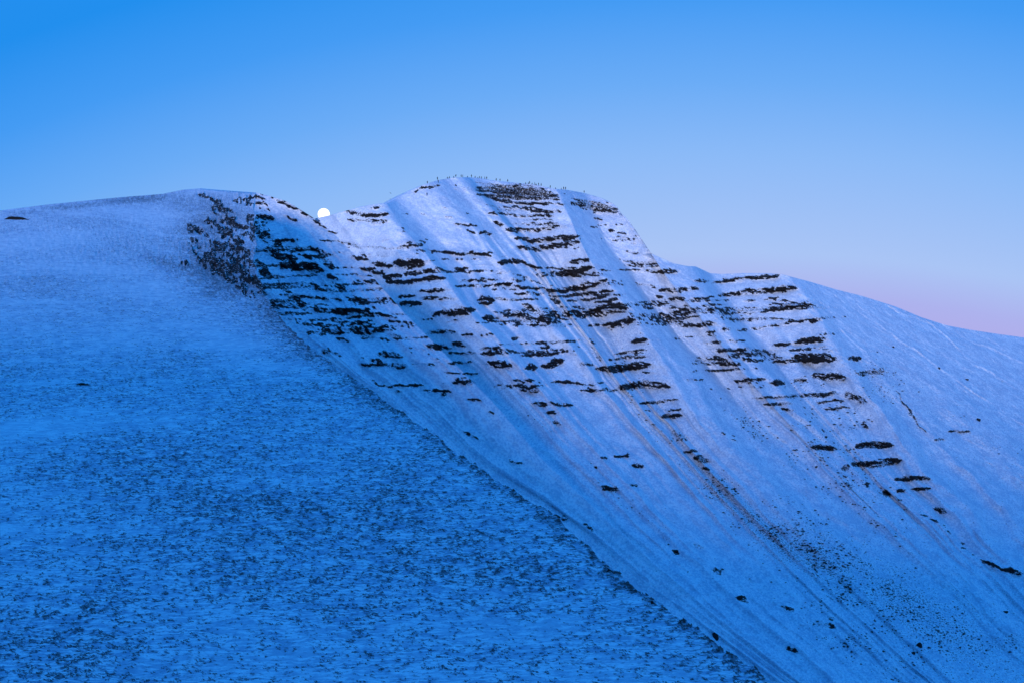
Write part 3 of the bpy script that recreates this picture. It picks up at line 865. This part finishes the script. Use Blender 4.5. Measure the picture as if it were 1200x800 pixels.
# ------------------------------------------------------------------ grass tufts poking through the snow of the near hillside
rng = np.random.default_rng(5)
N = 60000
ii = rng.integers(2, NR - 2, N * 4)
jj = rng.integers(0, NC - 1, N * 4)
keep = (rng.random(N * 4) < np.clip(dens[ii, jj], 0, 1) ** 1.5 * (tus[ii, jj] > .12)) & (py[ii, jj] < 840) & (px[ii, jj] > -60) & (py[ii, jj] > 250)
ii, jj = ii[keep][:N], jj[keep][:N]
B = HP[ii, jj]
n = len(B)
big = 1 + .7 * np.exp(-(ed[ii, jj] / 5.) ** 2)
VV, FF = [], []
for b in range(3):
    an = rng.random(n) * 2 * math.pi
    ln = rng.uniform(.06, .17, n) * big
    wd = rng.uniform(.05, .12, n) * big
    lean = rng.uniform(.05, .22, n)
    ox = rng.uniform(-.12, .12, n)
    oy = rng.uniform(-.10, .10, n)
    c, s_ = np.cos(an), np.sin(an)
    base = B + np.stack([ox, oy, np.full(n, -.03)], -1)
    p0 = base + np.stack([c * wd, s_ * wd, 0 * c], -1)
    p1 = base - np.stack([c * wd, s_ * wd, 0 * c], -1)
    p2 = base + np.stack([-lean + .02 * c, .3 * s_ * lean, ln], -1)
    k = len(VV) and sum(len(x) for x in VV)
    VV.append(np.stack([p0, p1, p2], 1).reshape(-1, 3))
    FF.append(np.arange(3 * n).reshape(-1, 3) + k)
tuft = obj('grass_tufts', mesh_from('grass_tufts', np.concatenate(VV), np.concatenate(FF), M_GRASS, False))
tag(tuft, 'dead grass tufts poking through the snow of the near hillside', 'grass', kind='stuff')

# ------------------------------------------------------------------ loose stones scattered on the lower slopes
prob = np.clip(speck_field(FARX, FARY) - .05, 0, 1) * (FARY < 830) * (FARX < 1230) * (FARY > 380)
prob = (prob * np.clip(.4 + 1.6 * fbm(FARX / 26., FARY / 16., None, 77, 3), 0, 2)).ravel()
cum = np.cumsum(prob)
pick = np.unique(np.searchsorted(cum, rng.random(3000) * cum[-1]))
C = FARP.reshape(-1, 3)[pick]
n = len(C)
octv = np.array([(1, 0, 0), (0, 1, 0), (-1, 0, 0), (0, -1, 0), (0, 0, .8), (0, 0, -.6)], float)
octf = np.array([(0, 1, 4), (1, 2, 4), (2, 3, 4), (3, 0, 4), (1, 0, 5), (2, 1, 5), (3, 2, 5), (0, 3, 5)])
sz = .22 + .55 * rng.random(n) ** 3
Vs = octv[None] * sz[:, None, None] * np.array([1.35, 1.0, .75]) * rng.uniform(.6, 1.3, (n, 6, 3)) + C[:, None] + rng.uniform(-.2, .2, (n, 1, 3))
Fs = octf[None] + (np.arange(n) * 6)[:, None, None]
M_STONE = plain('scree_stone', (.03, .027, .026), .9, .4, 2)
st_ = obj('scattered_stones', mesh_from('scattered_stones', Vs.reshape(-1, 3), Fs.reshape(-1, 3), M_STONE, False))
tag(st_, 'small dark stones scattered over the lower snow slopes', 'stones', kind='stuff')

# ------------------------------------------------------------------ moon
m, t, b = new_mat('moonlight')
tcn = node(t, 'ShaderNodeTexCoord')
em = node(t, 'ShaderNodeEmission')
t.links.new(mix_col(t, map_range(t, noise_tex(t, 1.6, 4, .55, tcn.outputs['Object']), .42, .62), (.86, .87, .90), (1.0, .985, .95)), em.inputs[0])
em.inputs[1].default_value = 1.6
t.links.new(em.outputs[0], t.nodes['Material Output'].inputs[0])
bm = bmesh.new()
bmesh.ops.create_uvsphere(bm, u_segments=48, v_segments=24, radius=1)
for f in bm.faces:
    f.smooth = True
me = bpy.data.meshes.new('moon')
bm.to_mesh(me)
bm.free()
me.materials.append(m)
moon = obj('moon', me)
MD = 18000.0
moon.location = ((379.4 - CX) / F * MD, MD, (HY - 251.3) / F * MD)
moon.scale = (7.0 / F * MD,) * 3
tag(moon, 'bright white full moon half hidden behind the snowy saddle', 'moon')

# ------------------------------------------------------------------ boulders
M_BOULDER = rock_material('boulder_stone', 2.0, .12)


def boulder_mesh(seed, sx_, sy_, sz_):
    bm = bmesh.new()
    bmesh.ops.create_icosphere(bm, subdivisions=3, radius=1)
    r = random.Random(seed)
    o = [r.uniform(-50, 50) for _ in range(3)]
    co = np.array([v_.co[:] for v_ in bm.verts])
    k = 1 + .30 * noise(co[:, 0] * 1.4 + o[0], co[:, 1] * 1.4 + o[1], co[:, 2] * 1.4 + o[2], seed) + .16 * noise(co[:, 0] * 3.2, co[:, 1] * 3.2 + o[1], co[:, 2] * 3.2, seed + 1)
    # flat fracture faces
    for _ in range(5):
        d = Vector((r.uniform(-1, 1), r.uniform(-1, 1), r.uniform(-.4, 1))).normalized()
        dd = co @ np.array(d[:])
        lim = r.uniform(.55, .85)
        k = np.where(dd * k > lim, lim / np.maximum(dd, .01), k)
    for v_, kk in zip(bm.verts, k):
        v_.co = Vector((v_.co.x * kk * sx_, v_.co.y * kk * sy_, v_.co.z * kk * sz_))
    me = bpy.data.meshes.new('boulder')
    bm.to_mesh(me)
    bm.free()
    me.materials.append(M_BOULDER)
    return me


def boulder(name, surf, x, y, wpx, hpx, label, seed, cat='boulder', group='boulders on the snow slopes'):
    p = on(surf, x, y)
    sc_ = p.y / F
    o = obj(name, boulder_mesh(seed, wpx * sc_ / 2, min(wpx, hpx * 1.6) * sc_ / 2 * .9, hpx * sc_ / 2 * 1.25))
    o.location = p
    o.rotation_euler = (0, 0, rnd.uniform(-.3, .3))
    tag(o, label, cat, group)


boulder('rock_slab', 'hill', 17, 257, 30, 5.5, 'long low black rock slab below the skyline at the far left', 1, 'rock', None)
boulder('boulder', 'far', 1077, 756, 8, 7, 'round dark boulder alone on the low snow slope at bottom right', 2)
boulder('boulder', 'far', 1070, 765, 7, 3, 'flat dark stone just below the round boulder at bottom right', 3)
boulder('boulder', 'spur', 838, 746, 8, 10, 'jagged dark boulder on the hillside edge near the bottom of the photo', 4)
boulder('boulder', 'hill', 764, 709, 5, 5, 'squat dark boulder on the hillside edge, up-slope of the jagged one', 5)
boulder('boulder', 'hill', 715, 669, 8, 6, 'wide dark boulder highest of three along the lower hillside edge', 6)
boulder('boulder', 'far', 866, 700, 10, 5, 'pointed dark boulder above the gully right of the hillside edge', 7)
boulder('boulder', 'far', 974, 733, 9, 4, 'low dark boulder in the snow gully left of the scree', 8)
boulder('boulder', 'far', 931, 761, 8, 5, 'dark tilted boulder at the foot of the snow gully, near the bottom edge', 9)
boulder('boulder', 'far', 1178, 717, 9, 2.5, 'thin dark slab on the low snow slope at the right edge', 10)
boulder('boulder', 'far', 697, 547, 5, 4, 'small dark boulder on a blue snow rib in the middle of the photo', 11)
boulder('boulder', 'far', 606, 540, 6, 4, 'small dark boulder on the shaded snow strip left of the ribs', 12)
boulder('boulder', 'far', 1047, 407, 3, 2.4, 'tiny dark boulder beside the upper snow track on the eastern slope', 13)
boulder('boulder', 'far', 1100, 431, 4, 2.4, 'dark stone lying on the long snow track of the eastern slope', 14)
boulder('boulder', 'far', 1146, 492, 5, 4, 'dark stone on the open eastern snow slope below the tracks', 15)
boulder('boulder', 'far', 1132, 444, 7, 2, 'flat dark stone between the snow tracks of the eastern slope', 16)
boulder('boulder', 'far', 534, 218, 3, 2.6, 'dark stone on the snow just below the summit people', 17)

# heather clump on the hillside
bm = bmesh.new()
r = random.Random(8)
for k in range(260):
    a = r.uniform(0, 6.283)
    d = r.uniform(0, .55) ** .8
    bx, by = math.cos(a) * d * 1.5, math.sin(a) * d
    hh = r.uniform(.12, .45) * (1.1 - d)
    w_ = r.uniform(.02, .05)
    le = r.uniform(-.15, .15)
    v1 = bm.verts.new((bx - w_, by, -.05)); v2 = bm.verts.new((bx + w_, by + r.uniform(-.03, .03), -.05)); v3 = bm.verts.new((bx + le, by + r.uniform(-.1, .1), hh))
    bm.faces.new((v1, v2, v3))
me = bpy.data.meshes.new('heather_clump')
bm.to_mesh(me)
bm.free()
me.materials.append(M_HEATHER)
hc = obj('heather_clump', me)
hc.location = on('hill', 97, 451)
tag(hc, 'dark heather clump poking out of the snow on the left hillside', 'heather')

# ------------------------------------------------------------------ people on the summit
M_JACKET = [plain('jacket_black', (.02, .02, .024)), plain('jacket_navy', (.02, .03, .07)), plain('jacket_red', (.16, .02, .02)), plain('jacket_grey', (.06, .06, .065))]
M_TROUSER = plain('trousers_dark', (.018, .018, .02))
M_BOOT = plain('boots', (.02, .015, .012))
M_SKIN = plain('skin', (.42, .27, .20), .6, .08)
M_HAT = [plain('wool_dark', (.02, .02, .03)), plain('wool_red', (.14, .02, .02))]
M_PACK = plain('rucksack_cloth', (.025, .03, .028))


def body_mesh(pose):
    """one skinned, continuous body; feet at z = 0, facing -y"""
    V_, E_, R_ = [], [], []

    def add(p, r_, par=None):
        V_.append(p)
        R_.append(r_)
        if par is not None:
            E_.append((par, len(V_) - 1))
        return len(V_) - 1
    sit = pose == 'sitting'
    stride = .16 if pose == 'walking' else 0.0
    hz_ = .42 if sit else .95
    pel = add((0, 0, hz_), (.20, .16))
    ch = add((0, .01, hz_ + .28), (.22, .17), pel)
    sh = add((0, .02, hz_ + .48), (.19, .15), ch)
    nk = add((0, .0, hz_ + .58), (.06, .06), sh)
    hd = add((0, -.02, hz_ + .68), (.09, .10), nk)
    tp = add((0, -.01, hz_ + .80), (.075, .085), hd)
    for sgn in (-1, 1):
        if sit:
            hp = add((sgn * .11, -.02, hz_ - .02), (.10, .10), pel)
            kn = add((sgn * .14, -.42, hz_ + .08), (.075, .075), hp)
            an = add((sgn * .14, -.50, .08), (.055, .055), kn)
            add((sgn * .15, -.64, .05), (.05, .045), an)
        else:
            hp = add((sgn * .10, 0, hz_ - .10), (.105, .11), pel)
            kn = add((sgn * .11, -sgn * stride - .02, .50), (.075, .08), hp)
            an = add((sgn * .11, -sgn * stride * 2 + .02, .09), (.055, .055), kn)
            add((sgn * .12, -sgn * stride * 2 - .14, .045), (.05, .045), an)
        so = add((sgn * .20, .02, hz_ + .45), (.075, .075), sh)
        if pose == 'camera':
            el = add((sgn * .27, -.14, hz_ + .28), (.06, .06), so)
            wr = add((sgn * .11, -.30, hz_ + .60), (.045, .045), el)
            hand_d = (-.1 * sgn, -.3, .9)
        elif sit:
            el = add((sgn * .27, -.08, hz_ + .22), (.06, .06), so)
            wr = add((sgn * .16, -.32, hz_ + .16), (.045, .045), el)
            hand_d = (-.2 * sgn, -.9, 0)
        else:
            el = add((sgn * .28, .03 + sgn * stride * .5, hz_ + .18), (.06, .06), so)
            wr = add((sgn * .28, -.06 + sgn * stride * .9, hz_ - .07), (.045, .045), el)
            hand_d = (0, -.2, -.9)
        hdv = Vector(hand_d).normalized()
        pm = Vector(V_[wr]) + hdv * .07
        pmi = add(tuple(pm), (.036, .024), wr)
        side = Vector((0, 1, 0)) if abs(hdv.y) < .7 else Vector((1, 0, 0))
        for k, (o_, ln_) in enumerate(((-.03, .062), (-.01, .075), (.01, .072), (.03, .055))):
            f1 = add(tuple(pm + side * o_ + hdv * .03), (.009, .009), pmi)
            add(tuple(pm + side * o_ * 1.15 + hdv * (.03 + ln_) + Vector((-.012 * sgn, 0, 0))), (.008, .008), f1)
        add(tuple(Vector(V_[wr]) + hdv * .07 - side * .055), (.010, .010), pmi)
    # nose
    add((0, -.115, hz_ + .69), (.016, .018), hd)
    me = bpy.data.meshes.new('sk')
    me.from_pydata(V_, E_, [])
    o = bpy.data.objects.new('sk', me)
    COL.objects.link(o)
    o.modifiers.new('skin', 'SKIN')
    sub = o.modifiers.new('sub', 'SUBSURF')
    sub.levels = 1
    sub.render_levels = 1
    if not me.skin_vertices:
        pass
    for i, rr_ in enumerate(R_):
        me.skin_vertices[0].data[i].radius = rr_
    me.skin_vertices[0].data[0].use_root = True
    dg = bpy.context.evaluated_depsgraph_get()
    dg.update()
    out = bpy.data.meshes.new_from_object(o.evaluated_get(dg))
    bpy.data.objects.remove(o)
    out.name = 'person'
    z0 = hz_
    for p_ in out.polygons:
        c_ = p_.center
        i = 0
        if c_.z < .12:
            i = 2
        elif (c_.z < z0 - .03 and abs(c_.x) < .24) or (sit and c_.y < -.1 and c_.z < z0 + .2 and abs(c_.x) < .22):
            i = 1
        elif c_.z > z0 + .57:
            i = 3
        p_.material_index = i
        p_.use_smooth = True
    return out, hz_


BODIES = {}
for pose in ('standing', 'walking', 'sitting', 'camera'):
    BODIES[pose] = body_mesh(pose)


def person_body(pose, jk):
    key = (pose, jk)
    if key not in BODIES:
        me = BODIES[pose][0].copy()
        me.materials.clear()
        for m_ in (M_JACKET[jk], M_TROUSER, M_BOOT, M_SKIN):
            me.materials.append(m_)
        BODIES[key] = me
    return BODIES[key], BODIES[pose][1]


def hat_mesh(mat):
    bm = bmesh.new()
    bmesh.ops.create_uvsphere(bm, u_segments=12, v_segments=8, radius=.125)
    for v_ in list(bm.verts):
        if v_.co.z < -.03:
            v_.co.z = -.03
        v_.co.z *= 1.15
    bmesh.ops.create_icosphere(bm, subdivisions=1, radius=.04, matrix=Matrix.Translation((0, 0, .165)))
    me = bpy.data.meshes.new('woolly_hat')
    bm.to_mesh(me)
    bm.free()
    me.materials.append(mat)
    return me


def pack_mesh():
    bm = bmesh.new()
    bmesh.ops.create_cube(bm, size=1, matrix=Matrix.Diagonal((.30, .17, .46, 1)))
    bmesh.ops.bevel(bm, geom=bm.edges[:] + bm.verts[:], offset=.05, segments=2, affect='EDGES', profile=.6)
    bmesh.ops.create_cube(bm, size=1, matrix=Matrix.Translation((0, .10, -.06)) @ Matrix.Diagonal((.2, .07, .2, 1)))
    for s1 in (-1, 1):
        bmesh.ops.create_cube(bm, size=1, matrix=Matrix.Translation((s1 * .11, -.26, .06)) @ Matrix.Diagonal((.04, .37, .3, 1)))
    me = bpy.data.meshes.new('rucksack')
    bm.to_mesh(me)
    bm.free()
    me.materials.append(M_PACK)
    return me


HATS = [hat_mesh(x) for x in M_HAT]
PACK = pack_mesh()
FX, FY = FARX[0], FARY[0]
PEOPLE = [
    # x, extra down (px), pose, jacket, pack, turn, label
    (501.0, 1.6, 'standing', 0, 1, 2.2, 'person in dark clothes standing on the left summit ridge, lowest on its skyline'),
    (513.4, -.4, 'standing', 0, 0, .3, 'tall person in dark clothes standing on the skyline of the left summit ridge'),
    (513.6, 4.2, 'camera', 0, 1, .1, 'person in dark clothes just below the tall one on the left summit ridge'),
    (499.9, 14.0, 'standing', 1, 0, .2, 'lone person on the open snow below the left summit ridge'),
    (525.4, .9, 'sitting', 0, 0, .5, 'left one of two people sitting close together at the start of the summit'),
    (527.8, .5, 'sitting', 3, 0, -.4, 'right one of two people sitting close together at the start of the summit'),
    (532.6, 1.0, 'sitting', 1, 0, .4, 'sitting person just left of the dark standing one at the top of the summit'),
    (535.3, -.2, 'camera', 0, 1, 1.2, 'dark standing person at the very highest point of the summit'),
    (540.4, .2, 'standing', 0, 0, .9, 'left one of a close standing pair just right of the highest point'),
    (542.4, .8, 'walking', 3, 0, 1.7, 'right one of a close standing pair just right of the highest point'),
    (548.3, 1.2, 'sitting', 1, 0, .2, 'faint low figure alone between two dark standing people on the summit'),
    (553.1, -.2, 'standing', 0, 1, .7, 'stout dark person standing apart above the left end of the summit crags'),
    (558.4, .7, 'sitting', 3, 0, -.6, 'leftmost of the row of low figures above the dark crag'),
    (560.8, .9, 'sitting', 0, 0, .6, 'low figure in the middle of the row above the dark crag'),
    (563.2, .4, 'standing', 0, 1, 1.3, 'left one of two dark people side by side above the summit crags'),
    (565.3, .2, 'standing', 0, 0, -1.0, 'right one of two dark people side by side above the summit crags'),
    (569.2, .9, 'walking', 1, 0, 1.6, 'shorter walker beside the slim upright person above the crags'),
    (571.4, .2, 'standing', 0, 0, .1, 'slim upright person at the right end of the first summit crowd'),
    (581.2, .6, 'camera', 0, 1, .8, 'left one of three spaced people along the middle of the summit plateau'),
    (582.5, .8, 'standing', 3, 0, -.7, 'person pressed close against the left one of three spaced people'),
    (587.2, .6, 'walking', 0, 1, 1.5, 'middle one of three spaced people along the summit plateau'),
    (595.0, .2, 'standing', 0, 1, .3, 'right one of three spaced people along the summit plateau'),
    (616.3, .9, 'sitting', 3, 0, .3, 'faint low figure at the left end of the second summit crowd'),
    (619.0, .7, 'sitting', 1, 0, .9, 'low figure left of the tall dark person in the second summit crowd'),
    (621.5, -.2, 'standing', 0, 0, .1, 'tallest dark person in the second summit crowd'),
    (624.3, .9, 'sitting', 3, 0, -.5, 'low figure right of the tall dark person in the second summit crowd'),
    (627.3, .6, 'walking', 1, 0, 1.3, 'left one of three people close together in the second summit crowd'),
    (629.4, .8, 'sitting', 0, 0, .5, 'middle one of three people close together in the second summit crowd'),
    (631.4, .4, 'camera', 0, 0, -.9, 'right one of three people close together in the second summit crowd'),
    (635.0, .2, 'walking', 0, 1, 1.6, 'dark walker at the right end of the second summit crowd'),
    (644.7, .6, 'camera', 0, 1, .4, 'crouched dark person alone where the summit begins to slope down'),
    (651.8, 1.2, 'sitting', 1, 0, .3, 'faint sitting person on the right summit slope'),
    (658.6, 1.2, 'sitting', 3, 0, 1.0, 'low dark figure just left of two thin upright people'),
    (661.4, 0, 'standing', 0, 0, .2, 'left one of two thin upright people on the right summit slope'),
    (663.4, 0, 'standing', 0, 0, -.3, 'right one of two thin upright people on the right summit slope'),
    (685.4, .2, 'standing', 0, 1, .9, 'last dark person standing alone on the far right of the summit slope'),
]
for x, dn, pose, jk, pk, turn, lab in PEOPLE:
    me, hz_ = person_body(pose, jk)
    y = float(np.interp(x, FX, FY))
    if dn > 3:
        p = on('far', x, y + dn)
    else:
        p = on('far', x, y)
        p = p + Vector((-.3, .7, - dn * p.y / F * .6))
    o = obj('person', me)
    o.location = p
    o.rotation_euler = (0, 0, turn)
    o.scale = (1.0,) * 3
    tag(o, lab, 'person', 'people gathered on the snowy summit')
    h_ = obj('woolly_hat', HATS[1 if jk == 3 else 0], o)
    h_.location = (0, -.01, hz_ + .80)
    if pk:
        r_ = obj('rucksack', PACK, o)
        r_.location = (0, .20, hz_ + .30)

# ------------------------------------------------------------------ two birds over the saddle
M_BIRD = plain('black_feathers', (.012, .012, .014))


def bird_mesh():
    bm = bmesh.new()
    rings = []
    for yq, rx, rz in ((-.34, .01, .01), (-.28, .045, .045), (-.20, .06, .06), (-.05, .10, .09), (.10, .09, .08), (.24, .04, .035), (.32, .07, .012), (.46, .10, .006)):
        rings.append([bm.verts.new((math.cos(a_) * rx, yq, math.sin(a_) * rz)) for a_ in np.linspace(0, 2 * math.pi, 10, endpoint=False)])
    for a_, b_ in zip(rings, rings[1:]):
        for i in range(10):
            bm.faces.new((a_[i], a_[(i + 1) % 10], b_[(i + 1) % 10], b_[i]))
    bm.faces.new(rings[0][::-1])
    bm.faces.new(rings[-1])
    for sg in (-1, 1):
        prof = [(.05, -.14, .16, .02), (.25, -.16, .14, .09), (.42, -.10, .15, .06), (.60, .04, .20, -.02)]
        lo_, hi_ = [], []
        for x_, yl, yt_, z_ in prof:
            lo_.append((bm.verts.new((sg * x_, yl, z_ - .012)), bm.verts.new((sg * x_, yt_, z_ - .006))))
            hi_.append((bm.verts.new((sg * x_, yl, z_ + .012)), bm.verts.new((sg * x_, yt_, z_ + .006))))
        for i in range(3):
            bm.faces.new((hi_[i][0], hi_[i + 1][0], hi_[i + 1][1], hi_[i][1]))
            bm.faces.new((lo_[i][0], lo_[i][1], lo_[i + 1][1], lo_[i + 1][0]))
            bm.faces.new((hi_[i][0], lo_[i][0], lo_[i + 1][0], hi_[i + 1][0]))
            bm.faces.new((hi_[i][1], hi_[i + 1][1], lo_[i + 1][1], lo_[i][1]))
        bm.faces.new((hi_[3][0], lo_[3][0], lo_[3][1], hi_[3][1]))
    bmesh.ops.recalc_face_normals(bm, faces=bm.faces[:])
    me = bpy.data.meshes.new('bird')
    bm.to_mesh(me)
    bm.free()
    me.materials.append(M_BIRD)
    return me


BM_ = bird_mesh()
for k, (x, y, sc_, rz, lab) in enumerate(((457.6, 226.5, 1.15, 1.0, 'higher of two black birds flying over the saddle left of the summit'),
                                          (457.3, 233.4, .9, .7, 'lower of two black birds flying over the saddle left of the summit'))):
    o = obj('bird', BM_)
    D = 690.0
    o.location = ((x - CX) / F * D, D, (HY - y) / F * D)
    o.scale = (sc_,) * 3
    o.rotation_euler = (.25, .3, rz)
    tag(o, lab, 'bird', 'birds over the saddle')
